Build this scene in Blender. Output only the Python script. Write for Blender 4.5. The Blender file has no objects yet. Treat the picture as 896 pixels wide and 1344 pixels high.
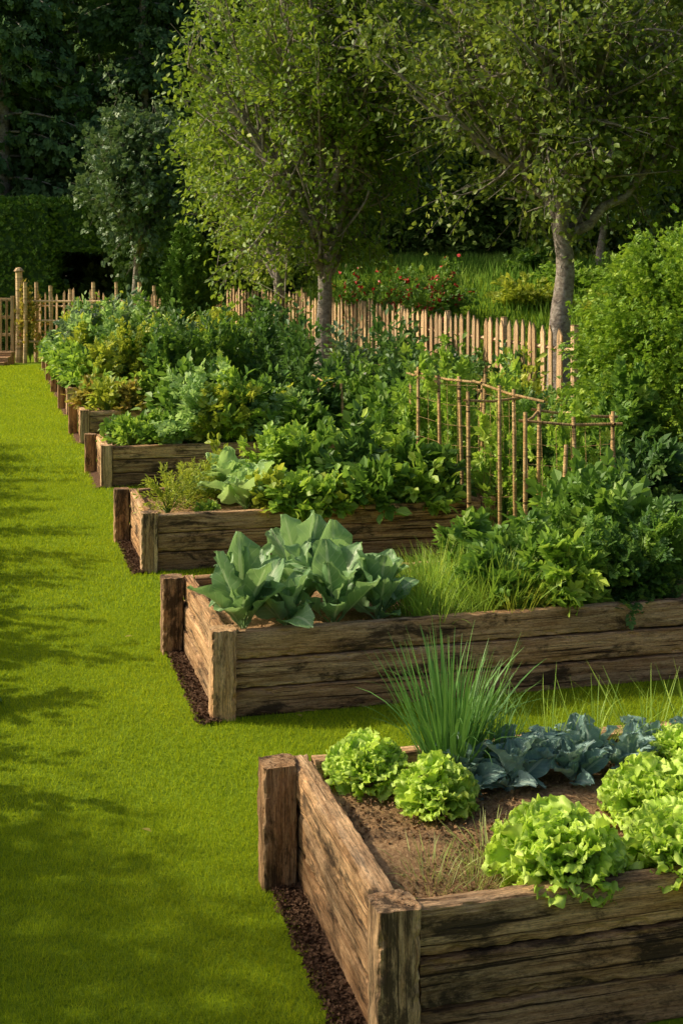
import bpy, math, numpy as np
from mathutils import Vector
rng=np.random.default_rng(11)
A=math.radians(14.9); CA,SA=math.cos(A),math.sin(A)
def G(u,v): return (u*CA-v*SA, u*SA+v*CA)
scene=bpy.context.scene
COL=scene.collection
def nrm(a):
    return a/(np.linalg.norm(a,axis=-1,keepdims=True)+1e-9)
def sstep(x,a,b):
    t=np.clip((x-a)/(b-a),0,1); return t*t*(3-2*t)

# ------------------------------------------------ mesh builder
class MB:
    def __init__(s): s.V=[];s.L=[];s.S=[];s.C=[];s.M=[];s.n=0
    def add(s,V,F,C=None,mi=0):
        V=np.asarray(V,float).reshape(-1,3); F=np.asarray(F,int)
        if C is None: C=np.tile([0.5,0.5,0.5,1.0],(len(V),1))
        s.V.append(V); s.C.append(C)
        s.L.append((F+s.n).ravel()); s.S.append(np.full(len(F),F.shape[1])); s.M.append(np.full(len(F),mi))
        s.n+=len(V)
    def mesh(s,name,mats,smooth=True):
        me=bpy.data.meshes.new(name)
        V=np.concatenate(s.V);L=np.concatenate(s.L);S=np.concatenate(s.S);C=np.concatenate(s.C);M=np.concatenate(s.M)
        me.vertices.add(len(V)); me.vertices.foreach_set('co',V.astype(np.float32).ravel())
        me.loops.add(len(L)); me.loops.foreach_set('vertex_index',L.astype(np.int32))
        me.polygons.add(len(S))
        st=np.concatenate([[0],np.cumsum(S)[:-1]]).astype(np.int32)
        me.polygons.foreach_set('loop_start',st)
        for m in mats: me.materials.append(m)
        me.polygons.foreach_set('material_index',M.astype(np.int32))
        me.polygons.foreach_set('use_smooth',np.full(len(S),smooth))
        me.update(calc_edges=True)
        at=me.color_attributes.new('lv','FLOAT_COLOR','POINT')
        at.data.foreach_set('color',C.astype(np.float32).ravel())
        return me
    def obj(s,name,mats,smooth=True,parent=None,loc=(0,0,0),rotz=0):
        if not s.V: return None
        o=bpy.data.objects.new(name,s.mesh(name,mats,smooth)); COL.objects.link(o)
        o.location=loc; o.rotation_euler=(0,0,rotz)
        if parent: o.parent=parent
        return o
def empty(name,loc=(0,0,0),rotz=0):
    o=bpy.data.objects.new(name,None); COL.objects.link(o); o.location=loc; o.rotation_euler=(0,0,rotz); o.empty_display_size=.2
    return o

def scatter(mb,tm,P,D,N,S,rnd=None,mi=0):
    TV,TF,TC=tm; n=len(P)
    if n==0: return
    D=nrm(D); side=nrm(np.cross(D,N)); N2=np.cross(side,D)
    S=np.broadcast_to(np.asarray(S,float),(n,))
    V=P[:,None,:]+S[:,None,None]*(TV[None,:,0:1]*side[:,None,:]+TV[None,:,1:2]*D[:,None,:]+TV[None,:,2:3]*N2[:,None,:])
    F=TF[None]+(np.arange(n)*len(TV))[:,None,None]
    if rnd is None: rnd=rng.random(n)
    C=np.zeros((n,len(TV),4)); C[...,0]=np.clip(rnd,0,1)[:,None]; C[...,1]=TC[None,:,0]; C[...,2]=TC[None,:,1]; C[...,3]=1
    mb.add(V.reshape(-1,3),F.reshape(-1,TF.shape[1]),C.reshape(-1,4),mi)

def tube(mb,pts,rad,k=6,mi=0,rnd=.5):
    pts=np.asarray(pts,float); n=len(pts); rad=np.broadcast_to(rad,(n,))
    T=nrm(np.gradient(pts,axis=0)); ref=np.array([0.31,0.95,0.05]) if abs(T[0][2])>.7 else np.array([0,0,1.0])
    a=nrm(np.cross(T,ref)); b=np.cross(T,a)
    th=np.arange(k)/k*2*np.pi
    V=pts[:,None]+rad[:,None,None]*(np.cos(th)[None,:,None]*a[:,None]+np.sin(th)[None,:,None]*b[:,None])
    i,j=np.meshgrid(np.arange(n-1),np.arange(k),indexing='ij'); j2=(j+1)%k
    F=np.stack([i*k+j,i*k+j2,(i+1)*k+j2,(i+1)*k+j],-1).reshape(-1,4)
    Vf=V.reshape(-1,3); C=np.zeros((len(Vf),4)); C[:,0]=rnd; C[:,1]=np.repeat(np.linspace(0,1,n),k); C[:,3]=1
    mb.add(Vf,F,C,mi)
def bez(p0,p1,p2,n):
    t=np.linspace(0,1,n)[:,None]; return (1-t)**2*p0+2*t*(1-t)*p1+t*t*p2

# leaf templates
def T_simple(w=.3,fold=.1):
    V=np.array([[0,0,0],[w*.8,.3,fold],[w,.6,fold*.8],[0,1,-.08],[-w,.6,fold*.8],[-w*.8,.3,fold]])
    F=np.array([[0,1,2,3],[0,3,4,5]]); C=np.array([[0,0],[.3,1],[.6,1],[1,0],[.6,1],[.3,1]],float)
    return V,F,C
def T_multi(parts,w=.3):
    Vs=[];Fs=[];Cs=[];n=0
    for (ox,oy,ang,sc,z) in parts:
        V,F,C=T_simple(w); V=V*sc; c,s=math.cos(ang),math.sin(ang)
        V=np.stack([V[:,0]*c-V[:,1]*s+ox,V[:,0]*s+V[:,1]*c+oy,V[:,2]+z],-1)
        Vs.append(V);Fs.append(F+n);Cs.append(C);n+=len(V)
    return np.concatenate(Vs),np.concatenate(Fs),np.concatenate(Cs)
LEAF=T_simple(.3,.08); SLIM=T_simple(.12,.04); ROUND=T_simple(.42,.1)
PALM=T_multi([(0,0.1,0,1,0),(0,0.05,.75,.8,-.03),(0,.05,-.75,.8,-.03),(0,0,1.5,.55,-.06),(0,0,-1.5,.55,-.06)],.26)
PINN=T_multi([(0,.62,0,.45,0),(0,.5,.9,.38,-.02),(0,.5,-.9,.38,-.02),(0,.28,1.1,.36,-.04),(0,.28,-1.1,.36,-.04),(0,.08,1.2,.28,-.05),(0,.08,-1.2,.28,-.05)],.36)
SPRIG=T_multi([(0,.45,.1,.6,0),(0,.3,.8,.55,.05),(0,.3,-.8,.55,-.05),(0,.05,.6,.55,-.1),(0,.05,-.7,.55,.1)],.32)
BLADE=(np.array([[-.5,0,0],[.5,0,0],[.12,1,0]],float),np.array([[0,1,2]]),np.array([[0,0],[0,0],[1,0]],float))

def gridleaf(nt,ns,wfn,droop=.8,cup=.2,ra=.05,rf=3,seed=0,a0=0.,tipr=0.,edge=1.5,frill=0.):
    r=np.random.default_rng(seed); t=np.linspace(0,1,nt); dt=1/(nt-1)
    ang=a0-droop*t**1.4; y=np.concatenate([[0],np.cumsum(np.cos(ang[:-1]))])*dt; z=np.concatenate([[0],np.cumsum(np.sin(ang[:-1]))])*dt
    s=np.linspace(-1,1,ns); w=wfn(t)
    T,S=np.meshgrid(t,s,indexing='ij'); W=np.repeat(w[:,None],ns,1); Y=np.repeat(y[:,None],ns,1); Z=np.repeat(z[:,None],ns,1)
    ph=r.random(4)*6.28; sg=np.sign(S)
    rip=np.sin(rf*6.28*T+ph[0]+sg*1.5)*.6+np.sin(rf*1.9*6.28*T+ph[1]-sg*3)*.4
    rip2=np.sin(S*rf*4+ph[2]+T*3)*.6+np.sin(S*rf*7+ph[3])*.4
    X=S*W*(1+.08*rip); Z=Z+cup*W*S*S+ra*(np.abs(S)**edge*rip*np.minimum(1,T*3)+tipr*T**4*rip2)
    Y=Y+ .5*ra*tipr*T**6*rip2 - .06*np.abs(S)**3*W
    if frill:
        rim=np.maximum(np.abs(S)**2.2,T**3)*np.minimum(1,T*2.2)
        for q,(DD) in enumerate((X,Y,Z)):
            f=np.zeros_like(T)
            for _ in range(5):
                a,b=r.normal(size=2)*[11,9]; f+=np.sin(a*T*1.6+b*S*1.6+r.random()*6.28)
            DD+=frill*rim*f/2.2*(1. if q==2 else .45)
    V=np.stack([X,Y,Z],-1).reshape(-1,3)
    i,j=np.meshgrid(np.arange(nt-1),np.arange(ns-1),indexing='ij'); a=(i*ns+j).ravel()
    F=np.stack([a,a+1,a+ns+1,a+ns],-1); C=np.stack([T.ravel(),np.abs(S).ravel()],-1)
    return V,F,C

# ------------------------------------------------ materials
class NT:
    def __init__(s,name):
        s.m=bpy.data.materials.new(name); s.m.use_nodes=True; s.t=s.m.node_tree; s.t.nodes.clear()
        s.out=s.n('ShaderNodeOutputMaterial')
    def n(s,typ,**k):
        x=s.t.nodes.new(typ)
        for a,b in k.items(): setattr(x,a,b)
        return x
    def l(s,a,b): s.t.links.new(a,b)
    def noise(s,vec,scale,detail=4,rough=.6,dist=0):
        x=s.n('ShaderNodeTexNoise'); x.inputs['Scale'].default_value=scale; x.inputs['Detail'].default_value=detail; x.inputs['Roughness'].default_value=rough; x.inputs['Distortion'].default_value=dist
        if vec is not None: s.l(vec,x.inputs['Vector'])
        return x.outputs['Fac']
    def ramp(s,fac,stops):
        x=s.n('ShaderNodeValToRGB'); e=x.color_ramp.elements
        while len(e)>1: e.remove(e[-1])
        e[0].position=stops[0][0]; e[0].color=(*stops[0][1],1)
        for p,c in stops[1:]:
            q=e.new(p); q.color=(*c,1)
        s.l(fac,x.inputs['Fac']); return x.outputs['Color']
    def mix(s,f,a,b,mode='MIX'):
        x=s.n('ShaderNodeMix',data_type='RGBA',blend_type=mode)
        for v,i in ((f,0),(a,6),(b,7)):
            if isinstance(v,(int,float)): x.inputs[i].default_value=v
            elif isinstance(v,tuple): x.inputs[i].default_value=(*v,1)
            else: s.l(v,x.inputs[i])
        return x.outputs[2]
    def math(s,op,a,b=0.):
        x=s.n('ShaderNodeMath',operation=op)
        for v,i in ((a,0),(b,1)):
            if isinstance(v,(int,float)): x.inputs[i].default_value=v
            else: s.l(v,x.inputs[i])
        return x.outputs[0]
    def bump(s,h,strength=.5,dist=.01):
        x=s.n('ShaderNodeBump'); x.inputs['Strength'].default_value=strength; x.inputs['Distance'].default_value=dist; s.l(h,x.inputs['Height']); return x.outputs['Normal']
def g3(v): return (v,v,v)
def leafmat(name,c1,c2,c3=None,veins=False,tr=.38,rough=.5,veincol=None,spec=.35,gain=1.,edge=0.):
    c1=tuple(x*gain for x in c1);c2=tuple(x*gain for x in c2);c3=tuple(x*gain for x in (c3 or c2))
    k=NT(name); at=k.n('ShaderNodeAttribute',attribute_name='lv'); sp=k.n('ShaderNodeSeparateColor'); k.l(at.outputs['Color'],sp.inputs[0])
    R,Gc,B=sp.outputs[0],sp.outputs[1],sp.outputs[2]
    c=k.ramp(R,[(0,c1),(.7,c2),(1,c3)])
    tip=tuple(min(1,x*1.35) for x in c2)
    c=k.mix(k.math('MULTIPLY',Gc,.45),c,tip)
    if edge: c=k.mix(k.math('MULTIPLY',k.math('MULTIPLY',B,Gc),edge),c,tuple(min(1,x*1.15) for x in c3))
    if veins:
        vc=veincol or tuple(min(1,x*2.2) for x in c2)
        ph=k.math('SUBTRACT',k.math('MULTIPLY',Gc,9.),k.math('MULTIPLY',B,2.2))
        sn=k.math('SINE',k.math('MULTIPLY',ph,6.283))
        sv=k.math('MULTIPLY',k.math('MAXIMUM',k.math('SUBTRACT',sn,.86),0.),3.)
        mid=k.math('MULTIPLY',k.math('LESS_THAN',B,.10),.9)
        c=k.mix(k.math('MINIMUM',k.math('MAXIMUM',sv,mid),1.),c,vc)
    if tr>0:
        p=k.n('ShaderNodeBsdfPrincipled'); p.inputs['Roughness'].default_value=rough; p.inputs['Specular IOR Level'].default_value=spec
        k.l(c,p.inputs['Base Color'])
        if veins: k.l(k.bump(sv,.4,.004),p.inputs['Normal'])
        t=k.n('ShaderNodeBsdfTranslucent'); k.l(k.mix(.5,c,(min(1,c2[0]*1.8),min(1,c2[1]*1.6),c2[2]*1.0)),t.inputs['Color'])
        ms=k.n('ShaderNodeMixShader'); ms.inputs[0].default_value=tr; k.l(p.outputs[0],ms.inputs[1]); k.l(t.outputs[0],ms.inputs[2]); k.l(ms.outputs[0],k.out.inputs[0])
    else:
        p=k.n('ShaderNodeBsdfDiffuse'); k.l(c,p.inputs[0]); k.l(p.outputs[0],k.out.inputs[0])
    return k.m
M={}
M['grass']=leafmat('grass_blades',(.15,.25,.010),(.32,.41,.014),(.48,.50,.03),tr=.4,rough=.7,spec=.1)
M['lettuce']=leafmat('lettuce_leaf',(.22,.40,.03),(.44,.62,.07),(.66,.78,.20),tr=.38,rough=.5,edge=.6)
M['brass']=leafmat('cabbage_leaf',(.09,.20,.07),(.20,.34,.13),(.30,.44,.19),veins=True,tr=.36,rough=.42,veincol=(.46,.58,.30))
M['kale']=leafmat('blue_kale_leaf',(.11,.20,.16),(.20,.31,.265),(.31,.41,.35),veins=True,tr=.25,rough=.6,veincol=(.42,.52,.42),spec=.2,gain=1.1)
M['chive']=leafmat('chive_blade',(.05,.15,.03),(.14,.29,.06),tr=.25)
M['dark']=leafmat('dark_green_leaf',(.03,.085,.018),(.07,.15,.03),(.14,.22,.04),gain=1.1)
M['mid']=leafmat('mid_green_leaf',(.04,.10,.015),(.105,.195,.026),(.22,.30,.045),gain=1.4)
M['blue']=leafmat('grey_green_leaf',(.05,.10,.05),(.12,.19,.09),(.22,.29,.14),gain=1.15)
M['light']=leafmat('light_green_leaf',(.08,.17,.02),(.20,.31,.04),(.36,.43,.06),gain=1.4)
M['yellow']=leafmat('yellow_green_leaf',(.13,.19,.02),(.29,.34,.04),(.40,.40,.06),gain=1.3)
M['pale']=leafmat('pale_green_leaf',(.16,.27,.08),(.29,.43,.15),(.38,.50,.22),gain=1.2)
M['orange']=leafmat('bronze_leaf',(.16,.17,.03),(.30,.27,.05),(.42,.22,.06),gain=1.1)
M['flower']=leafmat('red_petals',(.35,.02,.02),(.5,.04,.03),tr=.1)
M['white']=leafmat('cream_petals',(.6,.55,.4),(.75,.7,.55),tr=.1)
M['apple']=leafmat('apple_tree_leaf',(.06,.125,.014),(.165,.245,.026),(.36,.39,.055),tr=.4,gain=1.2)
M['apple2']=leafmat('plum_tree_leaf',(.06,.115,.017),(.155,.215,.03),(.32,.34,.055),tr=.4,gain=1.15)
M['forest']=leafmat('forest_leaf',(.045,.095,.02),(.14,.21,.04),(.28,.33,.07),tr=0)
M['forest2']=leafmat('conifer_leaf',(.04,.09,.035),(.10,.17,.06),(.18,.24,.085),tr=0)
M['birch']=leafmat('woodland_leaf',(.06,.12,.045),(.14,.22,.08),(.26,.33,.13),tr=.2)
M['hedge']=leafmat('hedge_leaf',(.055,.12,.024),(.13,.22,.04),(.21,.30,.06),tr=0)
M['bamboo_leaf']=leafmat('shrub_leaf',(.05,.12,.012),(.17,.28,.025),(.36,.44,.05),tr=.35,gain=1.25)
M['meadow']=leafmat('meadow_grass',(.06,.15,.018),(.15,.26,.035),(.28,.34,.07),tr=0)
M['drygrass']=leafmat('dry_grass',(.22,.30,.05),(.42,.48,.13),(.5,.46,.24),tr=.3)

def woodmat(name,dark,mid,light,stain=.6,scale=1.):
    k=NT(name); at=k.n('ShaderNodeAttribute',attribute_name='lv'); v=at.outputs['Vector']
    def mp(sx,sy):
        m=k.n('ShaderNodeMapping'); m.inputs['Scale'].default_value=(sx*scale,sy*scale,sy*scale); k.l(v,m.inputs['Vector']); return m.outputs[0]
    g1=k.noise(mp(2.2,34),1.,12,.74,.35)
    g2=k.noise(mp(14,260),1.,5,.8,.2)
    pit=k.noise(mp(60,110),1.,4,.7,.0)
    st=k.noise(mp(2.4,7),1.,9,.75,.4)
    wm=k.noise(mp(.9,4),1.,4,.6,.3)
    c=k.ramp(g1,[(.32,dark),(.42,mid),(.53,tuple(a*.55+b*.45 for a,b in zip(mid,light))),(.66,light)])
    c=k.mix(.7,c,k.ramp(wm,[(.35,(.85,.84,.84)),(.65,(1.2,1.0,.78))]),'MULTIPLY')
    c=k.mix(.8,c,k.ramp(g2,[(.34,g3(.25)),(.50,g3(.95)),(.70,g3(1.5))]),'MULTIPLY')
    c=k.mix(.6,c,k.ramp(pit,[(.34,g3(.4)),(.46,g3(1.)),(.7,g3(1.3))]),'MULTIPLY')
    crk=k.noise(mp(.9,75),1.,6,.6,.7)
    cr=k.ramp(crk,[(.365,g3(.0)),(.405,g3(1.))])
    c=k.mix(.92,c,k.mix(cr,(.08,.06,.045),(1.,1.,1.)),'MULTIPLY')
    s2=k.ramp(st,[(.51,g3(0)),(.60,g3(1))])
    c=k.mix(k.math('MULTIPLY',s2,stain),c,(.035,.024,.015))
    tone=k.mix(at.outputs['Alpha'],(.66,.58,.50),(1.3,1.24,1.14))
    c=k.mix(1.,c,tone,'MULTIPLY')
    h=k.math('ADD',k.math('MULTIPLY',g1,.7),k.math('ADD',k.math('MULTIPLY',g2,.5),k.math('ADD',k.math('MULTIPLY',cr,.6),k.math('MULTIPLY',pit,.25))))
    p=k.n('ShaderNodeBsdfPrincipled'); p.inputs['Roughness'].default_value=.85; p.inputs['Specular IOR Level'].default_value=.2
    k.l(c,p.inputs['Base Color']); k.l(k.bump(h,1.,.012),p.inputs['Normal']); k.l(p.outputs[0],k.out.inputs[0])
    return k.m
M['wood']=woodmat('weathered_sleeper_wood',(.085,.048,.025),(.37,.23,.12),(.74,.55,.345),.88)
M['fence']=woodmat('fence_wood',(.18,.12,.065),(.46,.34,.20),(.70,.56,.37),.15)
M['cane']=woodmat('cane_wood',(.14,.09,.035),(.32,.22,.10),(.46,.35,.18),.3)
def barkmat():
    k=NT('tree_bark'); tc=k.n('ShaderNodeTexCoord'); m=k.n('ShaderNodeMapping'); m.inputs['Scale'].default_value=(9,9,12); k.l(tc.outputs['Object'],m.inputs[0])
    a=k.noise(m.outputs[0],1.,8,.7,.5); c=k.ramp(a,[(.3,(.10,.07,.05)),(.5,(.30,.25,.19)),(.7,(.52,.47,.39))])
    p=k.n('ShaderNodeBsdfPrincipled'); p.inputs['Roughness'].default_value=.9; k.l(c,p.inputs['Base Color']); k.l(k.bump(a,1.,.05),p.inputs['Normal']); k.l(p.outputs[0],k.out.inputs[0]); return k.m
M['bark']=barkmat()
def soilmat(name,a,b,c3,sc=1.):
    k=NT(name); tc=k.n('ShaderNodeTexCoord'); v=tc.outputs['Object']
    n1=k.noise(v,60*sc,6,.75); n2=k.noise(v,6*sc,4,.6); n3=k.noise(v,180*sc,3,.6)
    c=k.ramp(n1,[(.3,a),(.52,b),(.75,c3)]); c=k.mix(.4,c,k.ramp(n2,[(.3,g3(.6)),(.7,g3(1.15))]),'MULTIPLY')
    p=k.n('ShaderNodeBsdfPrincipled'); p.inputs['Roughness'].default_value=.95; p.inputs['Specular IOR Level'].default_value=.1
    k.l(c,p.inputs['Base Color']); k.l(k.bump(k.math('ADD',n1,k.math('MULTIPLY',n3,.5)),1.,.012),p.inputs['Normal']); k.l(p.outputs[0],k.out.inputs[0]); return k.m
M['soil']=soilmat('garden_soil',(.14,.075,.033),(.40,.24,.115),(.64,.44,.23))
M['mulch']=soilmat('bark_mulch',(.045,.025,.015),(.14,.08,.045),(.27,.16,.095))
def groundmat():
    k=NT('grassy_ground'); tc=k.n('ShaderNodeTexCoord'); v=tc.outputs['Object']
    n1=k.noise(v,90,5,.7); n2=k.noise(v,2.2,5,.6); n3=k.noise(v,350,3,.6)
    c=k.ramp(n1,[(.3,(.08,.15,.006)),(.55,(.20,.29,.010)),(.75,(.32,.38,.02))])
    c=k.mix(.6,c,k.ramp(n2,[(.3,g3(.75)),(.7,g3(1.12))]),'MULTIPLY')
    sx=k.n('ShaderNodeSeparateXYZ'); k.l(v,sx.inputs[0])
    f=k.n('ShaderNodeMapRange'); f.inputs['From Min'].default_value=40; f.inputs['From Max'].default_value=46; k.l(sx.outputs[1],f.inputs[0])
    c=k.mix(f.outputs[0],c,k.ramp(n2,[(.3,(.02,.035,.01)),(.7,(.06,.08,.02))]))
    p=k.n('ShaderNodeBsdfPrincipled'); p.inputs['Roughness'].default_value=.9; p.inputs['Specular IOR Level'].default_value=.1
    k.l(c,p.inputs['Base Color']); k.l(k.bump(k.math('ADD',n1,n3),.8,.01),p.inputs['Normal']); k.l(p.outputs[0],k.out.inputs[0]); return k.m
M['ground']=groundmat()

# ------------------------------------------------ ground
def hgt(x,y):
    x=np.asarray(x,float);y=np.asarray(y,float)
    h=3.0*sstep(y,27.5,46)*sstep(x,-4,0.5)
    h=h+16*sstep(y,52,120)+.25*np.sin(x*.31+y*.2)*sstep(y,44,60)
    return h
def ground():
    xs=np.concatenate([np.linspace(-160,-20,36)[:-1],np.linspace(-20,20,81),np.linspace(20,160,36)[1:]])
    ys=np.concatenate([np.linspace(-60,20,20)[:-1],np.linspace(20,60,60)[:-1],np.linspace(60,220,50)])
    X,Y=np.meshgrid(xs,ys,indexing='ij'); Z=hgt(X,Y); ny=len(ys)
    i,j=np.meshgrid(np.arange(len(xs)-1),np.arange(ny-1),indexing='ij'); a=(i*ny+j).ravel()
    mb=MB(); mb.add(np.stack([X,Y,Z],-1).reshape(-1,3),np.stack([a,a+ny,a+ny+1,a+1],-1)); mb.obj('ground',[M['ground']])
ground()

# ------------------------------------------------ beds
U0,U1=1.08,3.92
BEDS=[(3.55,4.78),(6.60,7.93),(10.1,11.4),(14.4,15.6),(18.4,19.6),(22.3,23.5),(25.9,27.1),(29.2,30.4),(32.4,33.6)]
def beam(mb,lo,hi,axis,seg=40,amp=.006,rn=None):
    lo=np.array(lo,float);hi=np.array(hi,float); oth=[i for i in range(3) if i!=axis]
    L=hi[axis]-lo[axis]; a=(hi[oth[0]]-lo[oth[0]])/2; b=(hi[oth[1]]-lo[oth[1]])/2
    c=.006; q=5
    pts=[]
    def side(p,r):
        for t in np.linspace(0,1,q+1): pts.append((p[0]+(r[0]-p[0])*t,p[1]+(r[1]-p[1])*t))
    side((-a+c,-b),(a-c,-b)); side((a,-b+c),(a,b-c)); side((a-c,b),(-a+c,b)); side((-a,b-c),(-a,-b+c))
    S=np.array(pts); m=len(S)
    corner=np.clip((np.abs(S[:,0])/a)*(np.abs(S[:,1])/b),0,1)**6
    ker=np.array([.25,.5,.25])
    nz=rng.normal(size=(seg+1,m))
    for _ in range(3): nz=np.apply_along_axis(lambda z:np.convolve(np.pad(z,1,'edge'),ker,'valid'),0,nz)
    er=np.abs(rng.normal(size=(seg+1,m)))**1.5; er=np.apply_along_axis(lambda z:np.convolve(np.pad(z,1,'edge'),ker,'valid'),0,er)
    D0=nz*amp*.3; ero=corner[None]*er*amp*1.0
    al=np.linspace(0,L,seg+1)
    P=np.zeros((seg+1,m,3)); P[...,axis]=lo[axis]+al[:,None]
    P[0,:,axis]+=np.abs(rng.normal(size=m))*amp*.4; P[-1,:,axis]-=np.abs(rng.normal(size=m))*amp*.5
    wob=np.cumsum(rng.normal(size=(seg+1,2))*.00028,0)
    onx=(np.abs(S[:,0])>a-1e-6)[None]; ony=(np.abs(S[:,1])>b-1e-6)[None]
    P[...,oth[0]]=lo[oth[0]]+a+S[None,:,0]+np.sign(S[:,0])[None]*(D0*onx-ero)+wob[:,0:1]
    P[...,oth[1]]=lo[oth[1]]+b+S[None,:,1]+np.sign(S[:,1])[None]*(D0*ony-ero)+wob[:,1:2]
    off=rng.random(3)*30; rn=rng.random() if rn is None else rn
    C=np.zeros((seg+1,m,4)); C[...,0]=al[:,None]+off[0]; C[...,1]=S[None,:,0]+off[1]; C[...,2]=S[None,:,1]+off[2]; C[...,3]=rn
    i,j=np.meshgrid(np.arange(seg),np.arange(m),indexing='ij'); j2=(j+1)%m
    F=np.stack([i*m+j,i*m+j2,(i+1)*m+j2,(i+1)*m+j],-1).reshape(-1,4)
    mb.add(P.reshape(-1,3),F,C.reshape(-1,4))
    for r,fl in ((0,True),(seg,False)):
        ce=P[r].mean(0)[None]; V=np.concatenate([P[r],ce]); cc=np.concatenate([C[r],[[C[r][0][0],off[1],off[2],rn]]])
        jj=np.arange(m); F=np.stack([jj,(jj+1)%m,np.full(m,m)],-1)
        mb.add(V,F[:,::-1] if fl else F,cc)
def bed(idx,v0,v1):
    e=empty('raised_garden_bed',rotz=A)
    near=idx<3; sg=160 if idx<2 else (60 if idx<4 else 20); am=.007
    mb=MB()
    H=[(0.0,.144),(.152,.297),(.305,.452)]
    for n,(a,b) in enumerate(H):
        j=lambda:rng.uniform(-.009,.009)
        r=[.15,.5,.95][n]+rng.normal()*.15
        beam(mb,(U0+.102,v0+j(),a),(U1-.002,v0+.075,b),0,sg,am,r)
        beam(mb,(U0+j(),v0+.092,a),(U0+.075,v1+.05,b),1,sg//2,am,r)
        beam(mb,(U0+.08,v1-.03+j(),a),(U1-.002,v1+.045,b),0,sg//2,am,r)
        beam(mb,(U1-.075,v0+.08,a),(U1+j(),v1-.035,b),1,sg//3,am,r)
    mb.obj('boards',[M['wood']],parent=e,smooth=False)
    mb=MB(); ps=40 if near else 10
    beam(mb,(U0-.035,v0-.04,-.02),(U0+.098,v0+.088,.475),2,ps,am,1.)
    beam(mb,(U0-.137,v1-.10,-.02),(U0-.004,v1+.035,.47),2,ps,am,.3)
    beam(mb,(U1+.002,v0-.03,-.02),(U1+.12,v0+.09,.47),2,ps,am,.5)
    beam(mb,(U1+.004,v1-.10,-.02),(U1+.13,v1+.035,.47),2,ps,am,.5)
    mb.obj('posts',[M['wood']],parent=e,smooth=False)
    nu,nv=(150,70) if idx==0 else (50,24)
    u=np.linspace(U0+.05,U1-.05,nu);v=np.linspace(v0+.05,v1-.01,nv); X,Y=np.meshgrid(u,v,indexing='ij')
    Z=.385+.012*np.sin(X*7+Y*3)+.010*np.sin(Y*11-X*4)+rng.normal(size=X.shape)*.004
    i,jx=np.meshgrid(np.arange(nu-1),np.arange(nv-1),indexing='ij'); a=(i*nv+jx).ravel()
    mb=MB(); mb.add(np.stack([X,Y,Z],-1).reshape(-1,3),np.stack([a,a+nv,a+nv+1,a+1],-1))
    if idx<3:
        n=14000 if idx==0 else 2500
        P=np.stack([rng.uniform(U0+.09,U1-.09,n),rng.uniform(v0+.09,v1-.05,n),np.full(n,.388)+rng.random(n)*.012],-1)
        scatter(mb,T_simple(.45,.35),P,rng.normal(size=(n,3))*[1,1,.4],rng.normal(size=(n,3))+[0,0,1],.004+.016*rng.random(n)**3)
    mb.obj('soil',[M['soil']],parent=e)
    nu,nv=7,60; u=np.linspace(-.10,.02,nu); v=np.linspace(v0-.06,v1+.10,nv); X,Y=np.meshgrid(u,v,indexing='ij')
    Xo=U0+X+np.where(X<-.07,.018*np.sin(Y*23)+rng.normal(size=X.shape)*.006,0)
    Z=.018*np.sin((X+.10)/.12*np.pi*.6)+.002+rng.normal(size=X.shape)*.003
    i,jx=np.meshgrid(np.arange(nu-1),np.arange(nv-1),indexing='ij'); a=(i*nv+jx).ravel()
    mb=MB(); mb.add(np.stack([Xo,Y,Z],-1).reshape(-1,3),np.stack([a,a+nv,a+nv+1,a+1],-1))
    if idx<3:
        n=2600; P=np.stack([rng.uniform(U0-.11,U0-.0,n),rng.uniform(v0-.08,v1+.08,n),.012+rng.random(n)*.015],-1)
        scatter(mb,T_simple(.35,.2),P,rng.normal(size=(n,3))*[1,1,.3],rng.normal(size=(n,3))+[0,0,1],rng.uniform(.006,.022,n))
    mb.obj('mulch_edging',[M['mulch']],parent=e)
for i,(a,b) in enumerate(BEDS): bed(i,a,b)

# ------------------------------------------------ lawn blades
def inbed(u,v,m=0.):
    r=np.zeros(len(u),bool)
    for a,b in BEDS: r|=(u>U0-.075-m)&(u<U1+.12)&(v>a-.02)&(v<b+.06)
    return r
def lawn():
    mb=MB()
    for (u0,u1,v0,v1,den,h,w) in [(-.5,1.08,2.8,5.6,20000,.026,.003),(-.5,1.08,5.6,9,10000,.026,.0045),(-.5,1.08,9,15,4500,.03,.007),(-.5,1.08,15,26,1800,.035,.012),(-.5,1.08,26,36,800,.04,.02),
        (1.08,3.6,4.75,6.7,11000,.028,.004),(1.08,4.2,7.9,10.2,2500,.035,.008),(1.08,4.2,11.4,14.5,1000,.04,.012),(1.08,4.3,3.0,3.6,1500,.03,.006)]:
        n=int((u1-u0)*(v1-v0)*den); u=rng.uniform(u0,u1,n);v=rng.uniform(v0,v1,n); k=~inbed(u,v); u,v=u[k],v[k]; n=len(u)
        x,y=G(u,v); P=np.stack([x,y,np.zeros(n)],-1)
        D=np.concatenate([rng.normal(size=(n,2))*.45,np.ones((n,1))],1); N=np.concatenate([rng.normal(size=(n,2)),np.zeros((n,1))],1)
        hs=rng.uniform(.6,1.15,n)*h
        D=nrm(D)
        TV=np.array([[-.5*w/h,0,0],[.5*w/h,0,0],[.1*w/h,1,.0]]); 
        patch=.48+.12*np.sin(x*3.1+1)*np.sin(y*2.3)+.07*np.sin(x*9+y*7)
        scatter(mb,(TV,BLADE[1],BLADE[2]),P,D,N,hs,np.clip(patch+rng.normal(size=n)*.28,0,1))
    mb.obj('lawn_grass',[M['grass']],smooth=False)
lawn()
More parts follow.
